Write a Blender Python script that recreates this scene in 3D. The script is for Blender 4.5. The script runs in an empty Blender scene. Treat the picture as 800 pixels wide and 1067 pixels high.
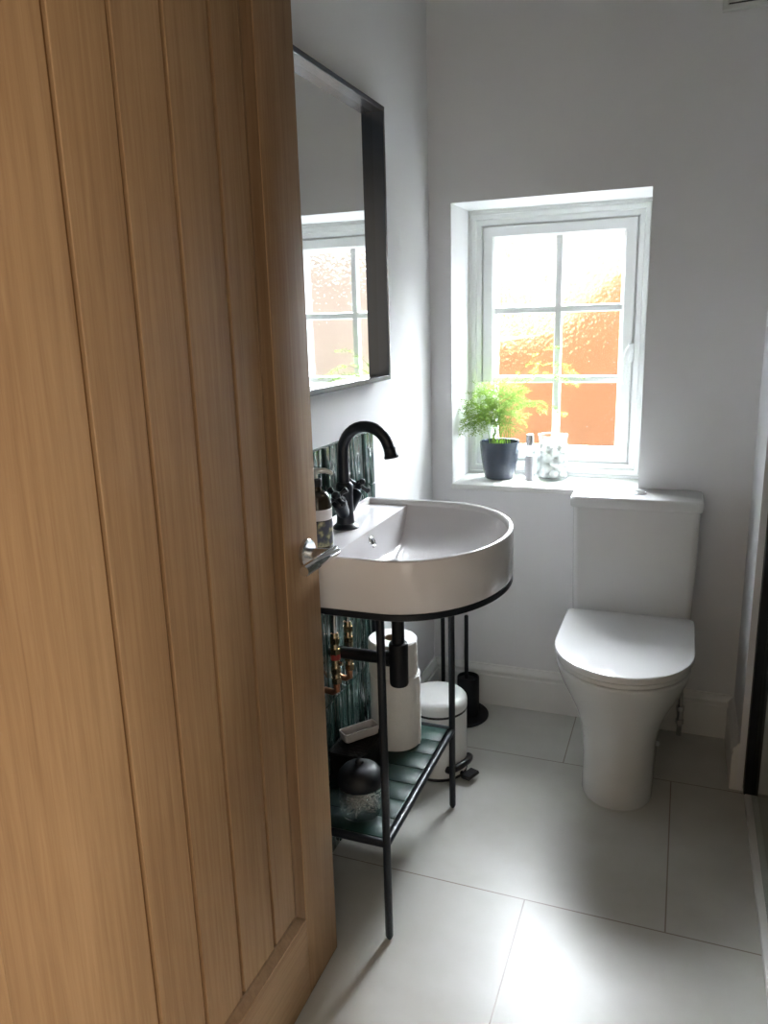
import bpy, bmesh, math, random
from mathutils import Vector, Matrix
PI = math.pi
S = bpy.context.scene
COL = S.collection
random.seed(7)

# ------------------------------------------------------------------ helpers
def box(bm, x0, x1, y0, y1, z0, z1, bev=0.0, seg=2):
    t = bmesh.new()
    vs = [t.verts.new((x, y, z)) for x in (x0, x1) for y in (y0, y1) for z in (z0, z1)]
    for f in ((0, 1, 3, 2), (4, 6, 7, 5), (0, 4, 5, 1), (2, 3, 7, 6), (0, 2, 6, 4), (1, 5, 7, 3)):
        t.faces.new([vs[i] for i in f])
    if bev > 0:
        bmesh.ops.bevel(t, geom=list(t.edges), offset=bev, segments=seg, profile=0.5, affect='EDGES')
    merge(bm, t)

def merge(bm, t):
    me = bpy.data.meshes.new('tmp')
    t.to_mesh(me); t.free()
    bm.from_mesh(me); bpy.data.meshes.remove(me)

def loft(bm, rings, cap0=True, cap1=True, closed=True):
    R = [[bm.verts.new(p) for p in r] for r in rings]
    n = len(R[0])
    for a, b in zip(R, R[1:]):
        for i in range(n if closed else n - 1):
            j = (i + 1) % n
            bm.faces.new((a[i], a[j], b[j], b[i]))
    if cap0: bm.faces.new(list(reversed(R[0])))
    if cap1: bm.faces.new(R[-1])
    return R

def frame_of(d):
    d = Vector(d).normalized()
    u = d.cross(Vector((0, 0, 1)))
    if u.length < 1e-4: u = Vector((1, 0, 0))
    u.normalize()
    return u, d.cross(u).normalized()

def tube(bm, pts, r, seg=12, caps=True):
    pts = [Vector(p) for p in pts]
    rs = r if isinstance(r, (list, tuple)) else [r] * len(pts)
    rings = []
    u = None
    for i, p in enumerate(pts):
        d = (pts[min(i + 1, len(pts) - 1)] - pts[max(i - 1, 0)]).normalized()
        if u is None:
            u, v = frame_of(d)
        else:
            u = (u - d * u.dot(d))
            if u.length < 1e-6: u, v = frame_of(d)
            u.normalize(); v = d.cross(u).normalized()
        rings.append([p + (u * math.cos(2 * PI * k / seg) + v * math.sin(2 * PI * k / seg)) * rs[i] for k in range(seg)])
    loft(bm, rings, caps, caps)

def lathe(bm, prof, c=(0, 0), seg=32, cap0=True, cap1=True, wob=None):
    rings = []
    for r, z in prof:
        rings.append([(c[0] + r * math.cos(2 * PI * k / seg) * (1 + (wob(k) if wob else 0)), c[1] + r * math.sin(2 * PI * k / seg) * (1 + (wob(k) if wob else 0)), z) for k in range(seg)])
    loft(bm, rings, cap0, cap1)

def prism(bm, pts, fn, a, b):
    """polygon pts (2D) extruded between a and b; fn(p, t) -> 3D point"""
    loft(bm, [[fn(p, a) for p in pts], [fn(p, b) for p in pts]])

def wloc(o):
    v = Vector((0, 0, 0))
    while o is not None:
        v += o.location; o = o.parent
    return v

def obj(name, bm, mat, parent=None, smooth=True, ang=35, origin=None):
    bmesh.ops.recalc_face_normals(bm, faces=list(bm.faces))
    if parent is not None:
        o0 = wloc(parent)
    elif origin is not None:
        o0 = Vector(origin)
    else:
        xs = [v.co for v in bm.verts]
        o0 = Vector(((min(p.x for p in xs) + max(p.x for p in xs)) / 2, (min(p.y for p in xs) + max(p.y for p in xs)) / 2, min(p.z for p in xs)))
    for v in bm.verts: v.co -= o0
    me = bpy.data.meshes.new(name)
    bm.to_mesh(me); bm.free()
    if smooth:
        me.shade_smooth(); me.set_sharp_from_angle(angle=math.radians(ang))
    me.materials.append(mat)
    o = bpy.data.objects.new(name, me)
    COL.objects.link(o)
    if parent is not None: o.parent = parent
    else: o.location = o0
    return o

def thing(name, loc, label=None, cat=None, group=None, kind=None):
    o = bpy.data.objects.new(name, None)
    o.empty_display_size = 0.05
    COL.objects.link(o); o.location = loc
    return tag(o, label, cat, group, kind)

def tag(o, label=None, cat=None, group=None, kind=None):
    if label: o['label'] = label
    if cat: o['category'] = cat
    if group: o['group'] = group
    if kind: o['kind'] = kind
    return o

def struct(name, bm, mat, label=None, cat=None, smooth=False):
    o = obj(name, bm, mat, None, smooth)
    return tag(o, label, cat, None, 'structure')

def B(): return bmesh.new()

# ------------------------------------------------------------------ materials
def mat(name, col, rough=0.5, metal=0.0, spec=0.5, bump=None, mottle=None, **kw):
    m = bpy.data.materials.new(name); m.use_nodes = True
    nt = m.node_tree; b = nt.nodes['Principled BSDF']
    b.inputs['Base Color'].default_value = (*col, 1)
    b.inputs['Roughness'].default_value = rough
    b.inputs['Metallic'].default_value = metal
    b.inputs['Specular IOR Level'].default_value = spec
    for k, v in kw.items(): b.inputs[k.replace('_', ' ')].default_value = v
    tc = nt.nodes.new('ShaderNodeTexCoord')
    if mottle:
        sc, amt = mottle
        n = nt.nodes.new('ShaderNodeTexNoise'); n.inputs['Scale'].default_value = sc; n.inputs['Detail'].default_value = 4
        nt.links.new(tc.outputs['Object'], n.inputs['Vector'])
        r = nt.nodes.new('ShaderNodeValToRGB')
        r.color_ramp.elements[0].position = 0.3; r.color_ramp.elements[1].position = 0.7
        r.color_ramp.elements[0].color = (*[c * (1 - amt) for c in col], 1)
        r.color_ramp.elements[1].color = (*[min(1, c * (1 + amt)) for c in col], 1)
        nt.links.new(n.outputs['Fac'], r.inputs['Fac']); nt.links.new(r.outputs['Color'], b.inputs['Base Color'])
    if bump:
        sc, st, dist = bump
        n = nt.nodes.new('ShaderNodeTexNoise'); n.inputs['Scale'].default_value = sc; n.inputs['Detail'].default_value = 3
        nt.links.new(tc.outputs['Object'], n.inputs['Vector'])
        bp = nt.nodes.new('ShaderNodeBump'); bp.inputs['Strength'].default_value = st; bp.inputs['Distance'].default_value = dist
        nt.links.new(n.outputs['Fac'], bp.inputs['Height']); nt.links.new(bp.outputs['Normal'], b.inputs['Normal'])
    return m

M = {}
M['wall'] = mat('wall_paint', (0.80, 0.80, 0.81), 0.75, spec=0.25, bump=(140, 0.12, 0.002), mottle=(3, 0.02))
M['ceil'] = mat('ceiling_paint', (0.84, 0.84, 0.83), 0.8, spec=0.2, bump=(120, 0.1, 0.002))
M['reveal'] = M['wall']
M['white_paint'] = mat('white_gloss_paint', (0.78, 0.78, 0.76), 0.4, bump=(60, 0.05, 0.001))
M['upvc'] = mat('white_upvc', (0.88, 0.90, 0.90), 0.3, bump=(200, 0.02, 0.0005))
M['ceramic'] = mat('white_ceramic', (0.78, 0.76, 0.77), 0.17, bump=(8, 0.02, 0.001))
M['toilet_white'] = mat('toilet_ceramic', (0.72, 0.72, 0.72), 0.10, bump=(8, 0.02, 0.001))
M['seat'] = mat('seat_plastic', (0.80, 0.80, 0.80), 0.08, bump=(30, 0.02, 0.0005))
M['black'] = mat('black_metal', (0.007, 0.010, 0.015), 0.42, spec=0.35, bump=(300, 0.05, 0.0005))
M['matt_black'] = mat('matt_black_metal', (0.006, 0.008, 0.011), 0.55, spec=0.3, bump=(300, 0.08, 0.0005))
M['tap_black'] = mat('black_tap_finish', (0.009, 0.013, 0.019), 0.38, spec=0.4, bump=(200, 0.03, 0.0005))
M['chrome'] = mat('chrome', (0.80, 0.82, 0.84), 0.10, 1.0, bump=(90, 0.02, 0.0003))
M['brushed'] = mat('brushed_steel', (0.62, 0.64, 0.66), 0.24, 1.0, bump=(90, 0.03, 0.0003))
M['copper'] = mat('copper', (0.55, 0.24, 0.13), 0.28, 1.0, mottle=(30, 0.2))
M['brass'] = mat('brass', (0.62, 0.48, 0.30), 0.25, 1.0, mottle=(30, 0.15))
M['red'] = mat('red_plastic', (0.35, 0.04, 0.03), 0.4, mottle=(20, 0.05))
M['mirror'] = mat('mirror_silver', (0.86, 0.87, 0.86), 0.012, 1.0, mottle=(2, 0.005))
M['mirror_frame'] = mat('mirror_frame_metal', (0.024, 0.038, 0.060), 0.24, spec=0.5, bump=(250, 0.04, 0.0004))
M['grout'] = mat('dark_grout', (0.16, 0.18, 0.17), 0.8, mottle=(60, 0.1))
M['paper'] = mat('tissue_paper', (0.80, 0.79, 0.77), 0.9, spec=0.1, bump=(220, 0.35, 0.002), mottle=(40, 0.03))
M['card'] = mat('brown_card', (0.34, 0.26, 0.19), 0.85, mottle=(50, 0.1))
M['bin_white'] = mat('white_enamel', (0.76, 0.76, 0.74), 0.28, bump=(20, 0.02, 0.0005))
M['black_plastic'] = mat('black_plastic', (0.015, 0.015, 0.017), 0.3, bump=(120, 0.05, 0.0005))
M['tray_white'] = mat('translucent_white_plastic', (0.70, 0.66, 0.64), 0.4, mottle=(20, 0.04))
M['dark_box'] = mat('dark_weave', (0.008, 0.007, 0.007), 0.6, spec=0.25, bump=(150, 0.6, 0.003), mottle=(90, 0.4))
M['pot'] = mat('slate_glazed_pot', (0.045, 0.055, 0.075), 0.14, mottle=(20, 0.1))
M['soil'] = mat('potting_soil', (0.10, 0.075, 0.05), 0.95, bump=(90, 0.9, 0.01), mottle=(60, 0.5))
M['cotton'] = mat('cotton_wool', (0.80, 0.80, 0.79), 0.95, spec=0.05, bump=(120, 0.6, 0.004), mottle=(60, 0.03))
M['strand'] = mat('dried_strands', (0.42, 0.37, 0.33), 0.8, mottle=(60, 0.25))
M['amber'] = mat('dark_brown_glass', (0.030, 0.022, 0.014), 0.08, mottle=(6, 0.4))
M['label_white'] = mat('paper_label', (0.72, 0.70, 0.69), 0.55, mottle=(90, 0.03))
M['pump'] = mat('pale_pump_plastic', (0.62, 0.63, 0.60), 0.35, mottle=(40, 0.03))
M['vent'] = mat('vent_plastic', (0.70, 0.71, 0.68), 0.45, mottle=(40, 0.03))
M['vent_dark'] = mat('vent_dark_backing', (0.10, 0.10, 0.10), 0.8, mottle=(300, 0.3))  # dark mottled sheet behind the slats
M['tray'] = mat('shower_tray_white', (0.74, 0.73, 0.70), 0.3, mottle=(10, 0.02))
M['showerwall'] = mat('shower_panel', (0.30, 0.29, 0.26), 0.3, mottle=(4, 0.2))
M['hall_wall'] = mat('hall_paint', (0.66, 0.62, 0.56), 0.85, spec=0.2, mottle=(3, 0.03))
M['orange'] = mat('orange_render', (0.80, 0.44, 0.235), 0.9, spec=0.1, bump=(30, 0.4, 0.01), mottle=(5, 0.10))
M['cream'] = mat('cream_render', (0.86, 0.82, 0.72), 0.9, spec=0.1, bump=(30, 0.4, 0.01), mottle=(3, 0.06))
M['roof'] = mat('clay_roof', (0.42, 0.20, 0.14), 0.85, spec=0.1, bump=(20, 0.6, 0.02), mottle=(9, 0.25))
M['ground'] = mat('wet_asphalt', (0.06, 0.06, 0.055), 0.95, bump=(40, 0.6, 0.02), mottle=(20, 0.3))
M['hedge'] = mat('hedge_leaves', (0.25, 0.32, 0.10), 0.8, bump=(25, 0.9, 0.05), mottle=(12, 0.4))

def glass_mat(name, col=(1, 1, 1), rough=0.0, ior=1.45, mix=0.0):
    m = bpy.data.materials.new(name); m.use_nodes = True
    nt = m.node_tree; nt.nodes.clear()
    out = nt.nodes.new('ShaderNodeOutputMaterial')
    g = nt.nodes.new('ShaderNodeBsdfGlass'); g.inputs['Color'].default_value = (*col, 1)
    g.inputs['Roughness'].default_value = rough; g.inputs['IOR'].default_value = ior
    t = nt.nodes.new('ShaderNodeBsdfTransparent'); t.inputs['Color'].default_value = (*col, 1)
    mx = nt.nodes.new('ShaderNodeMixShader'); mx.inputs['Fac'].default_value = mix
    nt.links.new(g.outputs[0], mx.inputs[1]); nt.links.new(t.outputs[0], mx.inputs[2])
    nt.links.new(mx.outputs[0], out.inputs['Surface'])
    return m, nt, g
M['glass'], _, _ = glass_mat('clear_glass', (0.95, 0.97, 0.96), 0.0, 1.45, 0.55)
M['jar_glass'], _, _ = glass_mat('jar_glass', (0.97, 0.98, 0.975), 0.02, 1.35, 0.5)
M['shower_glass'], _, _ = glass_mat('shower_glass', (0.90, 0.93, 0.91), 0.0, 1.5, 0.1)
# obscured window glass: hammered ripple
M['pane'], nt, g = glass_mat('obscured_glass', (0.97, 0.98, 0.98), 0.0, 1.25, 0.56)
tc = nt.nodes.new('ShaderNodeTexCoord')
n1 = nt.nodes.new('ShaderNodeTexVoronoi'); n1.inputs['Scale'].default_value = 95; n1.feature = 'SMOOTH_F1'
n2 = nt.nodes.new('ShaderNodeTexNoise'); n2.inputs['Scale'].default_value = 38; n2.inputs['Detail'].default_value = 2
ad = nt.nodes.new('ShaderNodeMath'); ad.operation = 'ADD'
bp = nt.nodes.new('ShaderNodeBump'); bp.inputs['Strength'].default_value = 0.8; bp.inputs['Distance'].default_value = 0.006
for n in (n1, n2): nt.links.new(tc.outputs['Object'], n.inputs['Vector'])
nt.links.new(n1.outputs['Distance'], ad.inputs[0]); nt.links.new(n2.outputs['Fac'], ad.inputs[1])
nt.links.new(ad.outputs[0], bp.inputs['Height']); nt.links.new(bp.outputs['Normal'], g.inputs['Normal'])

# oak
def oak(name, c0, c1, axis):
    m = bpy.data.materials.new(name); m.use_nodes = True
    nt = m.node_tree; b = nt.nodes['Principled BSDF']
    b.inputs['Roughness'].default_value = 0.55; b.inputs['Specular IOR Level'].default_value = 0.25
    tc = nt.nodes.new('ShaderNodeTexCoord'); mp = nt.nodes.new('ShaderNodeMapping')
    sc = [38, 38, 38]; sc[axis] = 1.3
    mp.inputs['Scale'].default_value = sc
    n = nt.nodes.new('ShaderNodeTexNoise'); n.inputs['Scale'].default_value = 3.0; n.inputs['Detail'].default_value = 8; n.inputs['Roughness'].default_value = 0.65; n.inputs['Distortion'].default_value = 0.5
    mp2 = nt.nodes.new('ShaderNodeMapping'); s2 = [5, 5, 5]; s2[axis] = 0.5; mp2.inputs['Scale'].default_value = s2
    nb = nt.nodes.new('ShaderNodeTexNoise'); nb.inputs['Scale'].default_value = 1.6; nb.inputs['Detail'].default_value = 3
    nt.links.new(tc.outputs['Object'], mp2.inputs['Vector']); nt.links.new(mp2.outputs[0], nb.inputs['Vector'])
    mx = nt.nodes.new('ShaderNodeMath'); mx.operation = 'MULTIPLY_ADD'; mx.inputs[1].default_value = 0.6
    hf = nt.nodes.new('ShaderNodeMath'); hf.operation = 'MULTIPLY'; hf.inputs[1].default_value = 0.4
    nt.links.new(nb.outputs['Fac'], hf.inputs[0])
    r = nt.nodes.new('ShaderNodeValToRGB')
    r.color_ramp.elements[0].position = 0.30; r.color_ramp.elements[1].position = 0.68
    r.color_ramp.elements[0].color = (*c0, 1); r.color_ramp.elements[1].color = (*c1, 1)
    nt.links.new(tc.outputs['Object'], mp.inputs['Vector']); nt.links.new(mp.outputs[0], n.inputs['Vector'])
    nt.links.new(n.outputs['Fac'], mx.inputs[0]); nt.links.new(hf.outputs[0], mx.inputs[2])
    nt.links.new(mx.outputs[0], r.inputs['Fac']); nt.links.new(r.outputs['Color'], b.inputs['Base Color'])
    bp = nt.nodes.new('ShaderNodeBump'); bp.inputs['Strength'].default_value = 0.15; bp.inputs['Distance'].default_value = 0.001
    nt.links.new(n.outputs['Fac'], bp.inputs['Height']); nt.links.new(bp.outputs['Normal'], b.inputs['Normal'])
    return m
M['oak'] = oak('oak_upright', (0.25, 0.138, 0.064), (0.43, 0.268, 0.138), 2)
M['oak_rail'] = oak('oak_rail', (0.25, 0.138, 0.064), (0.43, 0.268, 0.138), 1)
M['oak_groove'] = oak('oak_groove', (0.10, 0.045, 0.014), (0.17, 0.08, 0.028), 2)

# floor tiles
m = mat('floor_tile', (0.56, 0.55, 0.52), 0.32, spec=0.4); nt = m.node_tree; b = nt.nodes['Principled BSDF']
tc = nt.nodes.new('ShaderNodeTexCoord'); ge = nt.nodes.new('ShaderNodeNewGeometry')
mp = nt.nodes.new('ShaderNodeMapping'); mp.inputs['Location'].default_value = (0.273, -1.523, 0)
nt.links.new(ge.outputs['Position'], mp.inputs['Vector'])
br = nt.nodes.new('ShaderNodeTexBrick'); br.offset = 0.7475; br.offset_frequency = 2
br.inputs['Scale'].default_value = 1; br.inputs['Brick Width'].default_value = 1.2; br.inputs['Row Height'].default_value = 0.6
br.inputs['Mortar Size'].default_value = 0.0018; br.inputs['Mortar Smooth'].default_value = 0.1
br.inputs['Color1'].default_value = (0.58, 0.57, 0.535, 1); br.inputs['Color2'].default_value = (0.56, 0.55, 0.52, 1)
br.inputs['Mortar'].default_value = (0.30, 0.26, 0.22, 1)
nt.links.new(mp.outputs[0], br.inputs['Vector'])
nz = nt.nodes.new('ShaderNodeTexNoise'); nz.inputs['Scale'].default_value = 7; nz.inputs['Detail'].default_value = 6
nt.links.new(ge.outputs['Position'], nz.inputs['Vector'])
rp = nt.nodes.new('ShaderNodeValToRGB'); rp.color_ramp.elements[0].color = (0.90, 0.90, 0.88, 1); rp.color_ramp.elements[1].color = (1, 1, 1, 1)
rp.color_ramp.elements[0].position = 0.35; rp.color_ramp.elements[1].position = 0.65
nt.links.new(nz.outputs['Fac'], rp.inputs['Fac'])
mx = nt.nodes.new('ShaderNodeMix'); mx.data_type = 'RGBA'; mx.blend_type = 'MULTIPLY'; mx.inputs['Factor'].default_value = 1
nt.links.new(br.outputs['Color'], mx.inputs['A']); nt.links.new(rp.outputs['Color'], mx.inputs['B'])
nt.links.new(mx.outputs['Result'], b.inputs['Base Color'])
M['floor'] = m

# green glazed tile with wavy surface
def green(name, col, bs, ro, bd, sp):
    m = mat(name, col, ro, spec=sp); nt = m.node_tree; b = nt.nodes['Principled BSDF']
    tc = nt.nodes.new('ShaderNodeTexCoord'); mp = nt.nodes.new('ShaderNodeMapping'); mp.inputs['Scale'].default_value = bs
    nt.links.new(tc.outputs['Object'], mp.inputs['Vector'])
    n = nt.nodes.new('ShaderNodeTexNoise'); n.inputs['Scale'].default_value = 1; n.inputs['Detail'].default_value = 1.5
    nt.links.new(mp.outputs[0], n.inputs['Vector'])
    bp = nt.nodes.new('ShaderNodeBump'); bp.inputs['Strength'].default_value = 0.8; bp.inputs['Distance'].default_value = bd
    nt.links.new(n.outputs['Fac'], bp.inputs['Height']); nt.links.new(bp.outputs['Normal'], b.inputs['Normal'])
    r = nt.nodes.new('ShaderNodeValToRGB'); r.color_ramp.elements[0].position = 0.3; r.color_ramp.elements[1].position = 0.75
    r.color_ramp.elements[0].color = (*[c * 0.7 for c in col], 1); r.color_ramp.elements[1].color = (*[c * 1.5 for c in col], 1)
    nt.links.new(n.outputs['Fac'], r.inputs['Fac']); nt.links.new(r.outputs['Color'], b.inputs['Base Color'])
    return m
M['green_wall'] = green('green_glazed_tile', (0.030, 0.060, 0.052), (11, 34, 5.5), 0.05, 0.024, 0.8)
M['green_shelf'] = green('green_shelf_tile', (0.009, 0.028, 0.022), (18, 18, 18), 0.30, 0.002, 0.16)

# floral label
m = mat('floral_label', (0.03, 0.03, 0.04), 0.5); nt = m.node_tree; b = nt.nodes['Principled BSDF']
tc = nt.nodes.new('ShaderNodeTexCoord'); v = nt.nodes.new('ShaderNodeTexNoise'); v.inputs['Scale'].default_value = 55; v.inputs['Detail'].default_value = 2
nt.links.new(tc.outputs['Object'], v.inputs['Vector'])
r = nt.nodes.new('ShaderNodeValToRGB'); e = r.color_ramp.elements
e[0].position = 0.42; e[0].color = (0.03, 0.03, 0.045, 1); e[1].position = 0.72; e[1].color = (0.50, 0.36, 0.33, 1)
x = e.new(0.52); x.color = (0.10, 0.10, 0.06, 1); x = e.new(0.60); x.color = (0.30, 0.27, 0.14, 1)
nt.links.new(v.outputs['Fac'], r.inputs['Fac']); nt.links.new(r.outputs['Color'], b.inputs['Base Color'])
M['floral'] = m

# fern leaf with translucency
m = bpy.data.materials.new('fern_leaf'); m.use_nodes = True; nt = m.node_tree; nt.nodes.clear()
out = nt.nodes.new('ShaderNodeOutputMaterial'); d = nt.nodes.new('ShaderNodeBsdfDiffuse'); t = nt.nodes.new('ShaderNodeBsdfTranslucent')
tc = nt.nodes.new('ShaderNodeTexCoord'); n = nt.nodes.new('ShaderNodeTexNoise'); n.inputs['Scale'].default_value = 25
r = nt.nodes.new('ShaderNodeValToRGB'); r.color_ramp.elements[0].color = (0.16, 0.28, 0.06, 1); r.color_ramp.elements[1].color = (0.31, 0.42, 0.125, 1)
r.color_ramp.elements[0].position = 0.35; r.color_ramp.elements[1].position = 0.65
nt.links.new(tc.outputs['Object'], n.inputs['Vector']); nt.links.new(n.outputs['Fac'], r.inputs['Fac'])
mx = nt.nodes.new('ShaderNodeMixShader'); mx.inputs['Fac'].default_value = 0.55
nt.links.new(r.outputs['Color'], d.inputs['Color']); nt.links.new(r.outputs['Color'], t.inputs['Color'])
nt.links.new(d.outputs[0], mx.inputs[1]); nt.links.new(t.outputs[0], mx.inputs[2]); nt.links.new(mx.outputs[0], out.inputs['Surface'])
M['fern'] = m

# ------------------------------------------------------------------ room dimensions (metres)
XL, XR, YB, YF, ZC = -0.770, 0.200, 2.436, 0.487, 2.40
RX0, RX1, RZ0, RZ1 = -0.700, -0.115, 0.770, 1.643       # window reveal
YW = 2.645                                               # window frame face
YO = 2.78                                                # outside face
SHX = 1.00                                               # far side of the shower recess

bm = B(); box(bm, -1.6, 1.9, -1.6, YO, -0.10, 0.0); struct('floor', bm, M['floor'])
bm = B(); box(bm, -1.6, 1.9, -1.6, YO, ZC, ZC + 0.1); struct('ceiling', bm, M['ceil'])
bm = B(); box(bm, XL - 0.12, XL, YF - 0.11, YO, 0, ZC); struct('wall_left', bm, M['wall'])
bm = B()  # back wall with window opening
ya, yb = YB, YO - 0.09
box(bm, XL, RX0, ya, yb, 0, ZC); box(bm, RX1, SHX + 0.1, ya, yb, 0, ZC)
box(bm, RX0, RX1, ya, yb, RZ1, ZC); box(bm, RX0, RX1, ya, yb, 0, RZ0 - 0.0185)
struct('wall_back', bm, M['wall'])
bm = B()  # unseen outside leaf of the house, made tall and dark to dim neighbour_house
for a in ((-5, RX0 - 0.0, -0.1, 7.0), (RX1, 5, -0.1, 7.0), (RX0, RX1, RZ1, 7.0), (RX0, RX1, -0.1, RZ0 - 0.0185)):
    box(bm, a[0], a[1], yb, YO, a[2], a[3])
struct('wall_outer', bm, mat('dark_outer_leaf', (0.05, 0.035, 0.03), 0.9, spec=0.1, mottle=(12, 0.3), bump=(20, 0.4, 0.01)))
bm = B(); box(bm, XR, XR + 0.07, 2.135, YB, 0, ZC); struct('wall_right', bm, M['wall'])
bm = B(); box(bm, SHX, SHX + 0.1, 0.40, YB, 0, ZC); struct('wall_shower', bm, M['showerwall'])
# front wall with the door opening
DX0, DX1, DZ = -0.655, 0.150, 1.99
bm = B(); box(bm, XL - 0.12, DX0, YF - 0.11, YF, 0, ZC); box(bm, DX1, SHX, YF - 0.11, YF, 0, ZC); box(bm, DX0, DX1, YF - 0.11, YF, DZ, ZC)
struct('wall_front', bm, M['wall'])
bm = B()
box(bm, DX0, DX0 + 0.03, YF - 0.125, YF - 0.004, 0, DZ, 0.002); box(bm, DX1 - 0.03, DX1, YF - 0.125, YF - 0.004, 0, DZ, 0.002); box(bm, DX0 + 0.03, DX1 - 0.03, YF - 0.125, YF - 0.004, DZ - 0.03, DZ, 0.002)
struct('trim_1', bm, M['oak'])
# hall the photo is taken from
bm = B(); box(bm, -1.7, -1.6, -1.6, YF - 0.11, 0, ZC); struct('wall_hall_left', bm, M['hall_wall'])
bm = B(); box(bm, 1.8, 1.9, -1.6, YF - 0.11, 0, ZC); struct('wall_hall_right', bm, M['hall_wall'])
bm = B(); box(bm, -1.7, 1.9, -1.7, -1.6, 0, ZC); struct('wall_hall_back', bm, M['hall_wall'])
bm = B(); box(bm, -1.6, XL - 0.12, YF - 0.11, YF - 0.02, 0, ZC); box(bm, SHX, 1.8, YF - 0.11, YF - 0.02, 0, ZC); struct('wall_hall_front', bm, M['hall_wall'])

# skirting boards
SK = [(0, 0), (0.018, 0), (0.018, 0.106), (0.0145, 0.110), (0.0145, 0.119), (0.0165, 0.122), (0.0155, 0.127), (0.010, 0.133), (0.006, 0.138), (0.005, 0.143), (0, 0.143)]
bm = B(); prism(bm, SK, lambda p, t: (t, YB - p[0], p[1]), XL, XR); struct('baseboard_back', bm, M['white_paint'], smooth=True)
bm = B(); prism(bm, SK, lambda p, t: (XL + p[0], t, p[1]), 1.885, YB); struct('baseboard_left', bm, M['white_paint'], smooth=True)
bm = B(); prism(bm, SK, lambda p, t: (XR - p[0], t, p[1]), 2.135, YB); struct('baseboard_right', bm, M['white_paint'], smooth=True)

# ------------------------------------------------------------------ window
w = thing('window_1', (-0.4075, YW, RZ0)); tag(w, kind='structure')
def rect_frame(bm, x0, x1, z0, z1, wd, prof_rings):
    pass
def frame_loft(x0, x1, z0, z1, prof):
    """picture-frame loft: prof = [(inset, y)] swept round a rectangle with mitred corners"""
    bm = B()
    rings = []
    for ins, y in prof:
        rings.append([(x0 + ins, y, z0 + ins), (x1 - ins, y, z0 + ins), (x1 - ins, y, z1 - ins), (x0 + ins, y, z1 - ins)])
    rings.append(rings[0])
    R = [[bm.verts.new(p) for p in r] for r in rings[:-1]]
    R.append(R[0])
    for a, b2 in zip(R, R[1:]):
        for i in range(4):
            j = (i + 1) % 4
            bm.faces.new((a[i], a[j], b2[j], b2[i]))
    return bm
bm = frame_loft(RX0 - 0.008, RX1 + 0.008, RZ0 - 0.004, RZ1 + 0.004,
    [(0, YW + 0.07), (0, YW), (0.012, YW), (0.014, YW + 0.004), (0.018, YW + 0.004), (0.020, YW), (0.032, YW), (0.036, YW + 0.006), (0.050, YW + 0.006), (0.053, YW + 0.010), (0.053, YW + 0.07)])
obj('window_frame', bm, M['upvc'], w, ang=20)
SX0, SX1, SZ0, SZ1 = -0.6545, -0.1605, 0.8195, 1.5935
bm = frame_loft(SX0, SX1, SZ0, SZ1,
    [(0, YW + 0.06), (0, YW + 0.017), (0.004, YW + 0.017), (0.004, YW + 0.008), (0.006, YW + 0.005), (0.034, YW + 0.005), (0.038, YW + 0.009), (0.043, YW + 0.016), (0.047, YW + 0.032), (0.047, YW + 0.06)])
sash = obj('sash', bm, M['upvc'], w, ang=20)
GX0, GX1, GZ0, GZ1 = SX0 + 0.046, SX1 - 0.046, SZ0 + 0.046, SZ1 - 0.046
xb, hb = -0.402, (1.323, 1.095)
def bar(pts): return pts
bm = B()
W2 = 0.0120
for yy in ((YW + 0.013, YW + 0.033),):
    pr = [(-W2, yy[1]), (-W2, yy[0] + 0.006), (-W2 * 0.75, yy[0]), (W2 * 0.75, yy[0]), (W2, yy[0] + 0.006), (W2, yy[1])]
    prism(bm, pr, lambda p, t: (xb + p[0], p[1], t), GZ0 - 0.004, GZ1 + 0.004)
    for h in hb:
        prism(bm, pr, lambda p, t: (t, p[1], h + p[0]), GX0 - 0.004, xb - W2 * 0.8)
        prism(bm, pr, lambda p, t: (t, p[1], h + p[0]), xb + W2 * 0.8, GX1 + 0.004)
obj('glazing_bar', bm, M['upvc'], w, ang=20)
bm = B(); box(bm, GX0 - 0.004, GX1 + 0.004, YW + 0.034, YW + 0.040, GZ0 - 0.004, GZ1 + 0.004)
tag(obj('pane', bm, M['pane'], w, smooth=False), 'rippled obscured glass')
hd = B(); box(hd, -0.176, -0.158, YW - 0.008, YW + 0.006, 1.150, 1.212, 0.005)
hnd = obj('window_handle', hd, M['upvc'], w)
bm = B(); tube(bm, [(-0.167, YW - 0.002, 1.196), (-0.167, YW - 0.026, 1.198), (-0.172, YW - 0.036, 1.190), (-0.178, YW - 0.040, 1.165), (-0.181, YW - 0.040, 1.13), (-0.181, YW - 0.036, 1.10), (-0.179, YW - 0.034, 1.082)], [0.009, 0.009, 0.009, 0.008, 0.0075, 0.007, 0.005], 12)
obj('lever', bm, M['upvc'], hnd)
# sill board
bm = B(); box(bm, RX0 - 0.004, RX1 + 0.004, YB - 0.004, YW + 0.02, RZ0 - 0.018, RZ0, 0.003)
struct('trim_2', bm, M['white_paint'], smooth=True)

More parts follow.
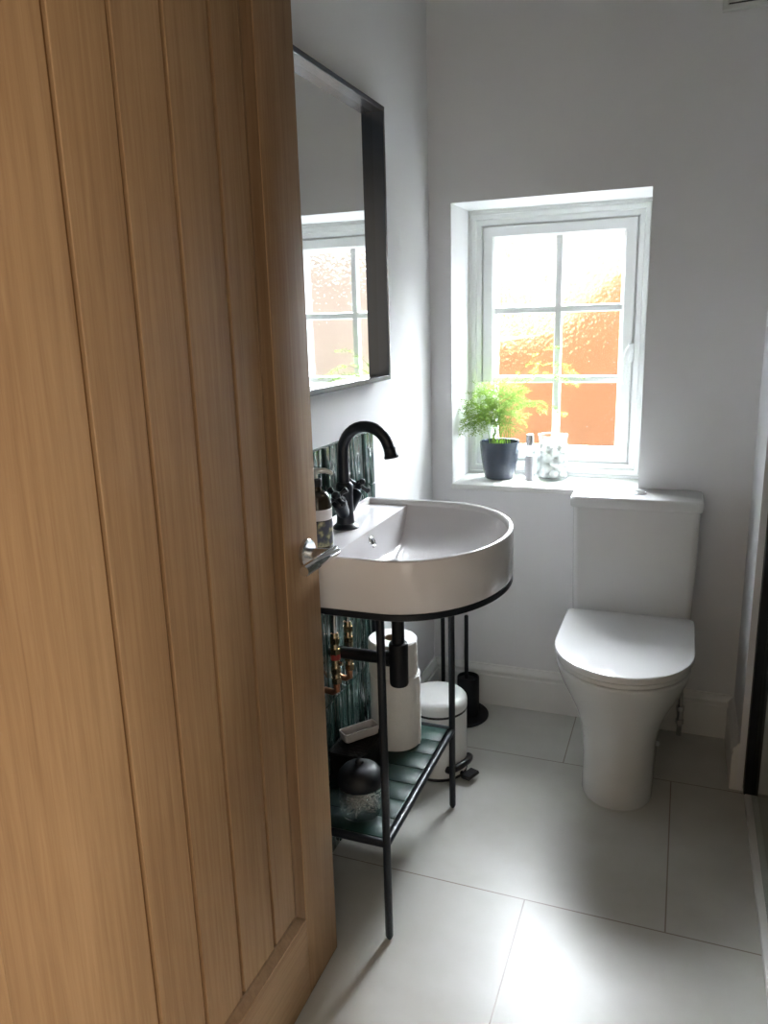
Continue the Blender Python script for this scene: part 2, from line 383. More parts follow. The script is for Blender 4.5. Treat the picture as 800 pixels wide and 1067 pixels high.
# ------------------------------------------------------------------ door
XD = -0.619
d = thing('door_1', (XD - 0.02, YF, 0)); tag(d, kind='structure')
DB, DT = 0.006, 1.981
PY0, PY1, PZ0, PZ1 = YF + 0.0005, 1.122, 0.180, 1.86
XB = XD - 0.038
XP = XD - 0.013
bm = B(); box(bm, XB, XD, PY1, 1.249, DB, DT, 0.002); obj('stile', bm, M['oak'], d)
bm = B(); box(bm, XB, XP - 0.006, YF, PY0 + 0.06, PZ0, PZ1); obj('stile', bm, M['oak'], d)
bm = B(); box(bm, XB, XD, PY0, PY1, DB, PZ0, 0.0015); obj('rail', bm, M['oak_rail'], d)
bm = B(); box(bm, XB, XD, PY0, PY1, PZ1, DT, 0.0015); obj('rail', bm, M['oak_rail'], d)
XP = XD - 0.013
gro = [0.7095, 0.8115, 0.9140, 1.0230]
ed = [PY0] + gro + [PY1]
bm = B()
for a, b2 in zip(ed, ed[1:]):
    a_, b_ = a + (0.0040 if a != PY0 else 0), b2 - (0.0040 if b2 != PY1 else 0)
    prism(bm, [(a_, XP - 0.012), (a_, XP - 0.001), (a_ + 0.001, XP), (b_ - 0.001, XP), (b_, XP - 0.001), (b_, XP - 0.012)],
          lambda p, t: (p[1], p[0], t), PZ0, PZ1)
bp_ = obj('board_panel', bm, M['oak'], d, ang=20)
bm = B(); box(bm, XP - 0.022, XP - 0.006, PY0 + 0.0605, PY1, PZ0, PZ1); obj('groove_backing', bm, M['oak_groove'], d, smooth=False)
# chamfered moulding along the lock stile and the two rails
def mould():
    bm = B()
    prof = [(0.0, XD - 0.002), (0.004, XD - 0.004), (0.016, XP + 0.001), (0.021, XP + 0.0006), (0.021, XP - 0.006), (0.0, XP - 0.006)]
    rings = []
    for i, x in prof: rings.append([(x, PY0, PZ0 + i), (x, PY1 - i, PZ0 + i), (x, PY1 - i, PZ1 - i), (x, PY0, PZ1 - i)])
    R = [[bm.verts.new(p) for p in r] for r in rings]; R.append(R[0])
    for a, b2 in zip(R, R[1:]):
        for i in range(3):
            j = i + 1; bm.faces.new((a[i], a[j], b2[j], b2[i]))
    bm.faces.new([r[0] for r in R[:-1]]); bm.faces.new([r[3] for r in R[:-1]])
    return bm
M['oak_mould'] = oak('oak_moulding', (0.16, 0.088, 0.042), (0.28, 0.17, 0.088), 2)
obj('panel_moulding', mould(), M['oak_mould'], d, ang=20)
# lever handle
def ring_x(bm, x, y, z, r, n=28): return [(x, y + r * math.cos(2 * PI * k / n), z + r * math.sin(2 * PI * k / n)) for k in range(n)]
hy, hz = 1.198, 0.894
h = thing('door_handle', Vector((XD, hy, hz)) - wloc(d)); h.parent = d
h['label'] = 'polished steel lever handle on round rose'
bm = B(); loft(bm, [ring_x(bm, XD - 0.0005, hy, hz, 0.026), ring_x(bm, XD + 0.006, hy, hz, 0.026), ring_x(bm, XD + 0.009, hy, hz, 0.0235), ring_x(bm, XD + 0.0095, hy, hz, 0.012)])
obj('rose', bm, M['brushed'], h)
bm = B(); tube(bm, [(XD + 0.008, hy, hz), (XD + 0.052, hy, hz + 0.003)], 0.0095, 20); obj('neck', bm, M['brushed'], h)
bm = B(); tube(bm, [(XD + 0.052, hy + 0.016, hz + 0.004), (XD + 0.052, hy + 0.0145, hz + 0.004), (XD + 0.052, hy - 0.108, hz + 0.004), (XD + 0.052, hy - 0.110, hz + 0.004)], [0.0082, 0.0096, 0.0096, 0.0085], 20)
obj('lever', bm, M['chrome'], h)

# ------------------------------------------------------------------ wall mirror
mx0, mx1 = XL + 0.001, XL + 0.036
my0, my1, mz0, mz1 = 1.145, 1.968, 1.146, 1.812
t = thing('wall_mirror', (XL, 1.556, mz0), 'rectangular wall mirror in a deep black metal frame above the basin', 'mirror')
bm = B(); box(bm, mx0, mx0 + 0.006, my0 + 0.006, my1 - 0.006, mz0 + 0.006, mz1 - 0.006)
obj('mirror_glass', bm, M['mirror'], t, smooth=False)
bm = B()
def yz_frame(bm, y0, y1, z0, z1, prof):
    R = [[bm.verts.new(p) for p in [(x, y0 + i, z0 + i), (x, y1 - i, z0 + i), (x, y1 - i, z1 - i), (x, y0 + i, z1 - i)]] for i, x in prof]
    R.append(R[0])
    for a, b2 in zip(R, R[1:]):
        for i in range(4):
            j = (i + 1) % 4; bm.faces.new((a[i], a[j], b2[j], b2[i]))
yz_frame(bm, my0, my1, mz0, mz1, [(0, mx0), (0, mx1 - 0.001), (0.001, mx1), (0.011, mx1), (0.012, mx1 - 0.001), (0.012, mx0)])
obj('mirror_frame', bm, M['mirror_frame'], t, ang=20)

# ------------------------------------------------------------------ tiled splashback
t = thing('tiled_splashback', (XL, 1.56, 0), 'dark green glazed vertical tiles on wall behind basin', 'splashback')
xs = XL + 0.001
bm = B(); box(bm, xs, xs + 0.009, 1.255, 1.884, 0.0, 1.021); obj('grout_bed', bm, M['grout'], t, smooth=False)
bm = B()
rows = [(0.8815, 1.020), (0.6415, 0.8795), (0.4015, 0.6395), (0.1615, 0.3995), (0.002, 0.1595)]
for z0, z1 in rows:
    y = 1.884
    while y > 1.27:
        y0 = max(y - 0.0765, 1.256)
        k = len(bm.verts)
        box(bm, xs + 0.004, xs + 0.0135, y0 + 0.001, y - 0.001, z0, z1, 0.0018, 2)
        bm.verts.ensure_lookup_table()
        ty, tz = random.uniform(-0.02, 0.02), random.uniform(-0.01, 0.01)
        for v in bm.verts[k:]:
            if v.co.x > xs + 0.008: v.co.x += (v.co.y - (y0 + y) / 2) * ty + (v.co.z - (z0 + z1) / 2) * tz
        y -= 0.0785
obj('tiles', bm, M['green_wall'], t)

# ------------------------------------------------------------------ washstand, basin
BYC, BX0, BA, BB2 = 1.56, -0.53, 0.207, 0.26
XBK = -0.753
def d_out(off, z, n=40, dz=None):
    pts = []
    a, b2 = BA - off, BB2 - off
    pts.append((XBK + off, BYC - b2, z)); pts.append(((XBK + BX0) / 2, BYC - b2, z))
    for k in range(n + 1):
        th = -PI / 2 + PI * k / n
        pts.append((BX0 + a * math.cos(th), BYC + b2 * math.sin(th), z))
    pts.append(((XBK + BX0) / 2, BYC + b2, z)); pts.append((XBK + off, BYC + b2, z)); pts.append((XBK + off, BYC, z))
    return pts
st = thing('washstand', (-0.63, BYC, 0), 'black metal washstand with four thin legs and a low green tiled shelf', 'washstand')
bm = B(); loft(bm, [d_out(0.003, 0.735), d_out(0.0, 0.737), d_out(0.0, 0.747), d_out(0.002, 0.749)]); obj('top_plate', bm, M['black'], st)
LX0, LX1, LY0, LY1 = -0.738, -0.525, 1.313, 1.807
for lx in (LX0, LX1):
    for ly in (LY0, LY1):
        bm = B(); tube(bm, [(lx, ly, 0.0), (lx, ly, 0.003), (lx, ly, 0.009), (lx, ly, 0.736)], [0.0045, 0.006, 0.0085, 0.0085], 16)
        obj('leg', bm, M['black'], st)
ZS = 0.234
for y in (LY0, LY1):
    bm = B(); tube(bm, [(LX0, y, ZS), (LX1, y, ZS)], 0.0085, 14); obj('shelf_rail', bm, M['black'], st)
for x in (LX0, LX1):
    bm = B(); tube(bm, [(x, LY0, ZS), (x, LY1, ZS)], 0.0085, 14); obj('shelf_rail', bm, M['black'], st)
bm = B(); box(bm, LX0 + 0.004, LX1 - 0.004, LY0 + 0.004, LY1 - 0.004, ZS - 0.007, ZS - 0.001); sh = obj('shelf_board', bm, M['black'], st, smooth=False)
bm = B()
n = 7; yy0, yy1 = LY0 + 0.009, LY1 - 0.009; stp = (yy1 - yy0) / n
for k in range(n):
    box(bm, LX0 + 0.009, LX1 - 0.010, yy0 + k * stp + 0.0009, yy0 + (k + 1) * stp - 0.0009, ZS - 0.002, ZS + 0.006, 0.0012, 2)
obj('shelf_tiles', bm, M['green_shelf'], sh)
bm = B(); box(bm, LX0 + 0.009, LX1 - 0.010, yy0, yy1, ZS - 0.0015, ZS + 0.0044); obj('shelf_grout', bm, M['grout'], sh, smooth=False)
ZT = ZS + 0.006

ba = thing('washbasin', (-0.60, BYC, 0.749), 'white ceramic D-shaped washbasin with a curved front', 'basin')
ZR, ZD, XE = 0.856, 0.843, -0.638
bm = B()
loft(bm, [d_out(0.003, 0.749), d_out(0.0, 0.752), d_out(0.0, ZR - 0.004), d_out(0.0012, ZR - 0.001), d_out(0.004, ZR), d_out(0.009, ZR), d_out(0.0115, ZR - 0.001), d_out(0.013, ZR - 0.004), d_out(0.0135, ZD)], True, False)
OFF = 0.0135
# deck
a_, b_ = BA - OFF, BB2 - OFF
deck = [(XBK + OFF, BYC - b_, ZD), (XE - 0.004, BYC - b_, ZD), (XE - 0.004, BYC + b_, ZD), (XBK + OFF, BYC + b_, ZD)]
# bowl outline
bo = []
nb = 12
for k in range(1, nb): bo.append((XE, BYC + b_ - 2 * b_ * k / nb))
bo2 = [(XE, BYC - b_)] + [(XE + (BX0 - XE) * k / 4, BYC - b_) for k in range(1, 4)]
bo2 += [(BX0 + a_ * math.cos(-PI / 2 + PI * k / 40), BYC + b_ * math.sin(-PI / 2 + PI * k / 40)) for k in range(41)]
bo2 += [(BX0 + (XE - BX0) * k / 4, BYC + b_) for k in range(1, 4)] + [(XE, BYC + b_)] + bo
CX, CY = -0.585, BYC
rings = []
for s, z in ((1.0, ZD), (0.985, ZD - 0.008), (0.955, ZD - 0.020), (0.90, ZD - 0.036), (0.80, ZD - 0.053), (0.66, ZD - 0.066), (0.48, ZD - 0.075), (0.28, ZD - 0.080), (0.1, ZD - 0.082)):
    r_ = []
    for x, y in bo2:
        sx = s if x > CX else (0.35 + 0.65 * s) if s > 0.3 else s
        r_.append((CX + (x - CX) * sx, CY + (y - CY) * s, z))
    rings.append(r_)
R = loft(bm, rings, False, True)
vs = [bm.verts.new(p) for p in deck]
e0 = bm.verts.new((XE, BYC - b_, ZD - 0.0015)); e1 = bm.verts.new((XE, BYC + b_, ZD - 0.0015))
bm.faces.new(vs); bm.faces.new((vs[1], e0, e1, vs[2]))
obj('bowl', bm, M['ceramic'], ba, ang=50)
# overflow ring on the deck wall
def ring_disc(c, nrm, r, tube_r, n=24):
    bm = B(); u, v = frame_of(nrm); c = Vector(c)
    rings = []
    for k in range(n):
        th = 2 * PI * k / n; dr = u * math.cos(th) + v * math.sin(th); p = c + dr * r; nn = Vector(nrm).normalized()
        rings.append([p + (dr * math.cos(2 * PI * j / 8) + nn * math.sin(2 * PI * j / 8)) * tube_r for j in range(8)])
    loft(bm, rings + [rings[0]], False, False)
    bmesh.ops.remove_doubles(bm, verts=bm.verts, dist=1e-6)
    return bm
oc = (-0.6255, 1.532, 0.822); on = (1, 0, 0.45)
ovr = obj('overflow_ring', ring_disc(oc, on, 0.0095, 0.0035), M['chrome'], ba); ovr['label'] = 'chrome overflow ring'
bm = B(); u, v = frame_of(on); c = Vector(oc) ; nn = Vector(on).normalized()
loft(bm, [[c + nn * dd + (u * math.cos(2 * PI * k / 16) + v * math.sin(2 * PI * k / 16)) * rr for k in range(16)] for dd, rr in ((-0.002, 0.009), (0.0005, 0.009), (0.001, 0.004))])
obj('overflow_hole', bm, M['matt_black'], ovr)
bm = B(); lathe(bm, [(0.032, ZD - 0.083), (0.032, ZD - 0.079), (0.028, ZD - 0.076), (0.008, ZD - 0.075)], (CX, CY), 28); obj('drain', bm, M['matt_black'], ba)

# ------------------------------------------------------------------ tap
tx, ty = -0.700, BYC
tp = thing('tap', (tx, ty, ZD), 'black swan-neck mixer tap with two cross handles on the basin', 'tap')
bm = B(); lathe(bm, [(0.029, ZD), (0.029, ZD + 0.004), (0.025, ZD + 0.008), (0.021, ZD + 0.012), (0.020, ZD + 0.020), (0.0185, ZD + 0.08), (0.0195, ZD + 0.092), (0.019, ZD + 0.100), (0.0145, ZD + 0.106)], (tx, ty), 28)
obj('body', bm, M['tap_black'], tp)
bm = B(); pts = [(tx, ty, ZD + 0.09), (tx, ty, 0.96), (tx, ty, 1.0)]; rr = [0.0125] * 3
ar = 0.0545; cz = 1.020
for k in range(15):
    th = PI - (PI * 0.90) * k / 14
    pts.append((tx + 0.0005 + ar + ar * math.cos(th), ty, cz + ar * math.sin(th))); rr.append(0.0125)
lx_, _, lz_ = pts[-1]
pts += [(lx_ + 0.003, ty, lz_ - 0.008), (lx_ + 0.004, ty, lz_ - 0.010), (lx_ + 0.0045, ty, lz_ - 0.013), (lx_ + 0.006, ty, lz_ - 0.020), (lx_ + 0.008, ty, lz_ - 0.027), (lx_ + 0.0085, ty, lz_ - 0.030)]
rr += [0.0125, 0.0140, 0.0128, 0.0135, 0.0165, 0.0155]
tube(bm, pts, rr, 18); obj('spout', bm, M['tap_black'], tp)
for s in (-1, 1):
    dr = Vector((0.10, s * 0.72, 0.69)).normalized()
    p0 = Vector((tx, ty, ZD + 0.026))
    bm = B(); tube(bm, [p0, p0 + dr * 0.030, p0 + dr * 0.058, p0 + dr * 0.066, p0 + dr * 0.072], [0.013, 0.0145, 0.0165, 0.0165, 0.010], 18)
    vb = obj('valve_arm', bm, M['tap_black'], tp)
    u, v = frame_of(dr)
    c = p0 + dr * 0.086
    bm = B(); tube(bm, [p0 + dr * 0.070, p0 + dr * 0.080, p0 + dr * 0.094, p0 + dr * 0.098], [0.0075, 0.009, 0.010, 0.006], 14)
    for q in range(4):
        th = PI / 4 + q * PI / 2; a = u * math.cos(th) + v * math.sin(th)
        tube(bm, [c + a * 0.004, c + a * 0.018, c + a * 0.026, c + a * 0.029], [0.0055, 0.0050, 0.0075, 0.0045], 12)
    obj('cross_handle', bm, M['tap_black'], vb)

# ------------------------------------------------------------------ soap bottle
sx, sy = -0.681, 1.378
sb = thing('soap_bottle', (sx, sy, ZD), 'dark pump soap bottle with floral label beside the tap', 'bottle')
bm = B(); lathe(bm, [(0.026, ZD + 0.0005), (0.0295, ZD + 0.004), (0.030, ZD + 0.010), (0.030, ZD + 0.100), (0.0285, ZD + 0.112), (0.022, ZD + 0.121), (0.012, ZD + 0.126), (0.0105, ZD + 0.130), (0.0105, ZD + 0.135)], (sx, sy), 32)
obj('bottle_body', bm, M['amber'], sb)
bm = B(); lathe(bm, [(0.0303, ZD + 0.068), (0.0306, ZD + 0.068), (0.0306, ZD + 0.090), (0.0303, ZD + 0.090)], (sx, sy), 32, False, False); obj('label', bm, M['label_white'], sb)
bm = B(); lathe(bm, [(0.0303, ZD + 0.014), (0.0306, ZD + 0.014), (0.0306, ZD + 0.0665), (0.0303, ZD + 0.0665)], (sx, sy), 32, False, False); obj('label', bm, M['floral'], sb)['label'] = 'dark floral label'
bm = B(); lathe(bm, [(0.0125, ZD + 0.134), (0.0125, ZD + 0.148), (0.010, ZD + 0.150)], (sx, sy), 24); pc = obj('pump_collar', bm, M['matt_black'], sb)
bm = B(); lathe(bm, [(0.0045, ZD + 0.148), (0.0045, ZD + 0.160), (0.010, ZD + 0.160), (0.0105, ZD + 0.163), (0.0105, ZD + 0.168), (0.009, ZD + 0.170)], (sx, sy), 20)
tube(bm, [(sx, sy, ZD + 0.165), (sx + 0.020, sy + 0.004, ZD + 0.166), (sx + 0.032, sy + 0.006, ZD + 0.162), (sx + 0.034, sy + 0.0065, ZD + 0.158)], [0.006, 0.0055, 0.0045, 0.0035], 12)
obj('pump_head', bm, M['pump'], sb)

# ------------------------------------------------------------------ plumbing under the basin
px, py = -0.580, BYC
bt = thing('bottle_trap', (px, py, 0.735), 'black bottle trap hanging under the basin with pipe to the wall', 'waste trap')
bm = B(); tube(bm, [(px, py, 0.735), (px, py, 0.565)], 0.0145, 20); obj('tailpiece', bm, M['matt_black'], bt)
bm = B(); lathe(bm, [(0.018, 0.472), (0.0205, 0.4735), (0.022, 0.478), (0.0225, 0.572), (0.021, 0.577), (0.015, 0.578)], (px, py), 28); obj('trap_cup', bm, M['matt_black'], bt)
bm = B(); tube(bm, [(px - 0.018, py, 0.535), (-0.752, py, 0.535)], 0.0145, 18); obj('waste_pipe', bm, M['matt_black'], bt)
bm = B(); tube(bm, [(px - 0.020, py, 0.535), (px - 0.038, py, 0.535)], 0.0185, 18); obj('collar', bm, M['matt_black'], bt)
for vx, vy, lab, cap in ((-0.722, 1.520, 'left copper supply pipe with red-collared brass valve under the basin', 'red'), (-0.722, 1.597, 'right copper supply pipe with bent foot under the basin', 'brass')):
    vt = thing('supply_pipe', (vx, vy, 0.44), lab, 'pipe', 'copper pipes under the basin')
    bm = B(); tube(bm, [(-0.754, vy, 0.452), (vx - 0.010, vy, 0.450), (vx, vy, 0.456), (vx, vy, 0.470), (vx, vy, 0.60)], 0.0078, 14); obj('pipe', bm, M['copper'], vt)
    bm = B()
    for z0 in (0.475, 0.500, 0.548, 0.575): tube(bm, [(vx, vy, z0), (vx, vy, z0 + 0.014)], 0.0125, 6)
    tube(bm, [(vx, vy, 0.488), (vx, vy, 0.60)], 0.0098, 14)
    tube(bm, [(vx, vy, 0.525), (vx + 0.017, vy, 0.525)], 0.005, 10)
    obj('valve', bm, M['brass'], vt)
    bm = B(); tube(bm, [(vx, vy, 0.535), (vx, vy, 0.549)], 0.0115, 14); obj('valve_collar', bm, M[cap], vt)
    bm = B(); tube(bm, [(vx, vy, 0.598), (vx + 0.002, vy, 0.66), (vx + 0.008, vy + (0.01 if vy < BYC else -0.01), 0.70), (vx + 0.012, vy + (0.015 if vy < BYC else -0.015), 0.736)], 0.0062, 12); obj('hose', bm, M['brushed'], vt)

# ------------------------------------------------------------------ things on the shelf
def roll(c, z0, h, r, lab, cat='toilet roll', flap=True):
    t = thing('toilet_roll' if cat == 'toilet roll' else 'paper_roll', (c[0], c[1], z0), lab, cat)
    bm = B()
    wob = [random.uniform(-0.012, 0.012) for _ in range(48)]
    lathe(bm, [(0.0225, z0), (r - 0.003, z0), (r, z0 + 0.004), (r, z0 + h - 0.004), (r - 0.003, z0 + h), (0.0225, z0 + h), (0.0225, z0)], c, 48, False, False, wob=lambda k: wob[k] * 0.35)
    if flap:
        x, y = c[0] + r * 0.97, c[1] - r * 0.12
        n = 9; A, Bv = [], []
        pts = []
        for k in range(n + 1):
            zz = z0 + 0.003 + (h - 0.006) * k / n
            w_ = 0.004 + 0.004 * math.sin(k * 2.1) ** 2
            pts.append([(x - 0.004, y - 0.006, zz), (x + w_, y + 0.002, zz), (x + w_ - 0.001, y + 0.006, zz), (x - 0.005, y + 0.012, zz)])
        loft(bm, pts)
    p = obj('paper', bm, M['paper'], t)
    bm = B(); lathe(bm, [(0.0195, z0 + 0.001), (0.0222, z0 + 0.001), (0.0222, z0 + h - 0.001), (0.0195, z0 + h - 0.001), (0.0195, z0 + 0.001)], c, 28, False, False); obj('core', bm, M['card'], t)
    return t
roll((-0.645, 1.706), ZT, 0.193, 0.064, 'tall white paper roll standing on the green tiled shelf', 'paper roll')
roll((-0.648, 1.702), ZT + 0.1935, 0.092, 0.062, 'white toilet roll on top of the tall paper roll')
# glass jar with dark lid
gx, gy = -0.613, 1.388
gj = thing('glass_jar', (gx, gy, ZT), 'round glass jar with dark lid at near end of green shelf', 'jar')
bm = B(); lathe(bm, [(0.030, ZT + 0.0005), (0.042, ZT + 0.004), (0.0475, ZT + 0.016), (0.0485, ZT + 0.04), (0.0475, ZT + 0.075), (0.045, ZT + 0.075), (0.046, ZT + 0.04), (0.0445, ZT + 0.018), (0.039, ZT + 0.008), (0.020, ZT + 0.006)], (gx, gy), 32)
obj('glass_body', bm, M['glass'], gj)
bm = B(); lathe(bm, [(0.049, ZT + 0.0755), (0.0505, ZT + 0.079), (0.0505, ZT + 0.088), (0.0475, ZT + 0.100), (0.040, ZT + 0.110), (0.028, ZT + 0.117), (0.012, ZT + 0.1205)], (gx, gy), 32)
lathe(bm, [(0.005, ZT + 0.120), (0.010, ZT + 0.124), (0.009, ZT + 0.130), (0.003, ZT + 0.133)], (gx, gy), 16)
obj('lid', bm, M['matt_black'], gj)
bm = B()
rnd = random.Random(3)
for k in range(60):
    def rp():
        a = rnd.uniform(0, 2 * PI); r_ = 0.037 * math.sqrt(rnd.random()); return Vector((gx + r_ * math.cos(a), gy + r_ * math.sin(a), ZT + 0.013 + 0.045 * rnd.random()))
    a, b2 = rp(), rp(); mid = (a + b2) / 2 + Vector((rnd.uniform(-.006, .006), rnd.uniform(-.006, .006), rnd.uniform(-.004, .006)))
    tube(bm, [a, mid, b2], rnd.uniform(0.0007, 0.0016), 5)
tag(obj('dried_strands', bm, M['strand']), 'pale dried twiggy strands inside the round glass jar', 'strands', None, 'stuff')
# dark basket with small white trough
bx0, bx1, by0, by1 = -0.738, -0.652, 1.490, 1.628
bk = thing('storage_basket', (-0.695, 1.559, ZT), 'dark woven basket at the back of green shelf', 'basket')
bm = B(); 
def rr_ring(x0, x1, y0, y1, z, r=0.012, n=5):
    pts = []
    for cx, cy, a0 in ((x1 - r, y1 - r, 0), (x0 + r, y1 - r, PI / 2), (x0 + r, y0 + r, PI), (x1 - r, y0 + r, 3 * PI / 2)):
        for k in range(n + 1):
            a = a0 + PI / 2 * k / n; pts.append((cx + r * math.cos(a), cy + r * math.sin(a), z))
    return pts
rings = []
for k in range(13):
    z = ZT + 0.0005 + 0.066 * k / 12; o_ = 0.0012 * (k % 2)
    rings.append(rr_ring(bx0 - o_, bx1 + o_, by0 - o_, by1 + o_, z))
rings += [rr_ring(bx0 + 0.003, bx1 - 0.003, by0 + 0.003, by1 - 0.003, ZT + 0.0665)]
loft(bm, rings); obj('basket_body', bm, M['dark_box'], bk)
bm = B(); tube(bm, [(x, y, ZT + 0.0655) for x, y, _ in rr_ring(bx0, bx1, by0, by1, 0)] + [rr_ring(bx0, bx1, by0, by1, ZT + 0.0655)[0]], 0.0025, 8); obj('rim', bm, M['dark_box'], bk)
z0 = ZT + 0.068
bm = B()
def tro(x0, x1, y0, y1, z): return rr_ring(x0, x1, y0, y1, z, 0.007)
tx0, tx1, ty0, ty1 = -0.0170, 0.0170, -0.046, 0.046
loft(bm, [tro(tx0 + 0.004, tx1 - 0.004, ty0 + 0.004, ty1 - 0.004, z0 + 0.0005), tro(tx0, tx1, ty0, ty1, z0 + 0.004), tro(tx0 - 0.002, tx1 + 0.002, ty0 - 0.002, ty1 + 0.002, z0 + 0.026), tro(tx0 + 0.001, tx1 - 0.001, ty0 + 0.001, ty1 - 0.001, z0 + 0.026), tro(tx0 + 0.003, tx1 - 0.003, ty0 + 0.003, ty1 - 0.003, z0 + 0.007)])
rot_ = Matrix.Translation((-0.694, 1.578, 0)) @ Matrix.Rotation(math.radians(-38), 4, 'Z')
for v_ in bm.verts: v_.co = rot_ @ v_.co
tag(obj('soap_dish', bm, M['tray_white']), 'small white trough-shaped dish on the dark basket under the basin', 'dish')
roll((-0.700, 1.762), ZT, 0.070, 0.036, 'small white roll behind the tall paper roll, near the wall', 'toilet roll', False)

# ------------------------------------------------------------------ pedal bin
cx, cy = -0.622, 1.990
pb = thing('pedal_bin', (cx, cy, 0), 'small white pedal bin on the floor behind washstand leg', 'bin')
bm = B(); lathe(bm, [(0.080, 0.0), (0.086, 0.001), (0.0875, 0.006), (0.0875, 0.009)], (cx, cy), 40); obj('base_ring', bm, M['black_plastic'], pb)
bm = B(); lathe(bm, [(0.0845, 0.009), (0.0855, 0.012), (0.0855, 0.196), (0.084, 0.198)], (cx, cy), 40); obj('bin_body', bm, M['bin_white'], pb)
bm = B(); lathe(bm, [(0.084, 0.197), (0.0858, 0.197), (0.0858, 0.204), (0.084, 0.204)], (cx, cy), 40); obj('seal', bm, M['black_plastic'], pb)
bm = B(); lathe(bm, [(0.084, 0.204), (0.0865, 0.2045), (0.0868, 0.222), (0.0855, 0.230), (0.081, 0.236), (0.070, 0.241), (0.045, 0.245), (0.015, 0.2465)], (cx, cy), 40); obj('bin_lid', bm, M['bin_white'], pb)
bm = B()
pd = Vector((0.93, -0.36, 0)); pn = Vector((0.36, 0.93, 0)); c = Vector((cx, cy, 0))
arc = [c + (pd * math.cos(a) + pn * math.sin(a)) * 0.094 + Vector((0, 0, 0.045 - 0.010 * abs(a))) for a in [(-0.55 + 1.1 * k / 10) for k in range(11)]]
tube(bm, [arc[0] - pd * 0.008] + arc + [arc[-1] - pd * 0.008], 0.0105, 12)
obj('hinge_guard', bm, M['black_plastic'], pb)
bm = B()
tube(bm, [c + pd * 0.080 + Vector((0, 0, 0.012)), c + pd * 0.104 + Vector((0, 0, 0.014)), c + pd * 0.112 + Vector((0, 0, 0.018))], 0.006, 10)
pts = []
for s, zz in ((0.100, 0.018), (0.104, 0.012), (0.130, 0.013), (0.134, 0.019), (0.130, 0.025), (0.104, 0.025)):
    pts.append((s, zz))
loft(bm, [[c + pd * s + pn * q + Vector((0, 0, zz)) for s, zz in pts] for q in (-0.023, 0.023)])
obj('pedal', bm, M['black_plastic'], pb)

# ------------------------------------------------------------------ brush stand
bs = thing('toilet_brush_stand', (-0.645, 2.315, 0), 'black toilet brush stand with round base and pole in the corner', 'toilet brush')
bm = B(); lathe(bm, [(0.094, 0.0), (0.096, 0.002), (0.096, 0.008), (0.094, 0.010), (0.02, 0.0105)], (-0.645, 2.315), 44); obj('base', bm, M['matt_black'], bs)
bm = B(); lathe(bm, [(0.0355, 0.010), (0.0365, 0.012), (0.0365, 0.140), (0.0355, 0.142), (0.0335, 0.142), (0.0335, 0.13), (0.01, 0.129)], (-0.617, 2.320), 36); obj('brush_holder', bm, M['matt_black'], bs)
bm = B(); tube(bm, [(-0.623, 2.320, 0.10), (-0.623, 2.320, 0.354), (-0.623, 2.320, 0.357)], [0.0068, 0.0068, 0.005], 14)
lathe(bm, [(0.026, 0.1295), (0.026, 0.1335), (0.0075, 0.136)], (-0.623, 2.320), 28)
obj('brush_handle', bm, M['matt_black'], bs)
bm = B(); tube(bm, [(-0.702, 2.315, 0.010), (-0.702, 2.315, 0.62)], 0.0068, 14); obj('pole', bm, M['matt_black'], bs)
bm = B(); tube(bm, [(-0.702, 2.315, 0.617), (-0.69, 2.315, 0.617), (-0.56, 2.315, 0.617)], 0.0062, 12); obj('roll_arm', bm, M['matt_black'], bs)

# ------------------------------------------------------------------ toilet
TX = -0.1125
to = thing('toilet', (TX, 2.2, 0), 'white close-coupled toilet with closed D-shaped lid against back wall', 'toilet')
def dring(hw, yf, ybk, z, la, bw=None, n=28, pw=2.0):
    """D ring: half-ellipse at the front (semi-axis la), sides running back"""
    bw = hw if bw is None else bw
    pts = []
    for k in range(n + 1):
        th = PI + PI * k / n
        c_, s_ = math.cos(th), math.sin(th)
        c_ = math.copysign(abs(c_) ** (2 / pw), c_); s_ = -abs(s_) ** (2 / pw)
        pts.append((TX + hw * c_, yf + la + la * s_, z))
    for k in range(1, 5): pts.append((TX + hw + (bw - hw) * k / 4, yf + la + (ybk - 0.012 - yf - la) * k / 4, z))
    pts.append((TX + bw - 0.012, ybk, z)); pts.append((TX, ybk, z)); pts.append((TX - bw + 0.012, ybk, z))
    for k in range(4, 0, -1): pts.append((TX - hw - (bw - hw) * k / 4, yf + la + (ybk - 0.012 - yf - la) * k / 4, z))
    return pts
bm = B()
P = [(0.093, 1.932, 0.0, 0.105, 0.100), (0.0945, 1.929, 0.006, 0.105, 0.100), (0.094, 1.930, 0.06, 0.105, 0.100), (0.094, 1.930, 0.12, 0.106, 0.100), (0.097, 1.927, 0.17, 0.110, 0.102), (0.105, 1.918, 0.215, 0.118, 0.106),
     (0.119, 1.903, 0.258, 0.130, 0.112), (0.137, 1.885, 0.298, 0.145, 0.119), (0.154, 1.866, 0.335, 0.160, 0.126), (0.166, 1.850, 0.366, 0.172, 0.134), (0.172, 1.841, 0.388, 0.180, 0.140), (0.172, 1.840, 0.394, 0.180, 0.140), (0.169, 1.843, 0.397, 0.178, 0.138)]
loft(bm, [dring(hw, yf, 2.405, z, la, bw) for hw, yf, z, la, bw in P]); obj('pan', bm, M['toilet_white'], to, ang=60)
bm = B(); loft(bm, [dring(hw, yf, 2.288, z, la) for hw, yf, z, la in ((0.170, 1.842, 0.399, 0.20), (0.174, 1.837, 0.4015, 0.205), (0.175, 1.836, 0.410, 0.205), (0.173, 1.838, 0.4125, 0.204))]); obj('seat', bm, M['seat'], to, ang=50)
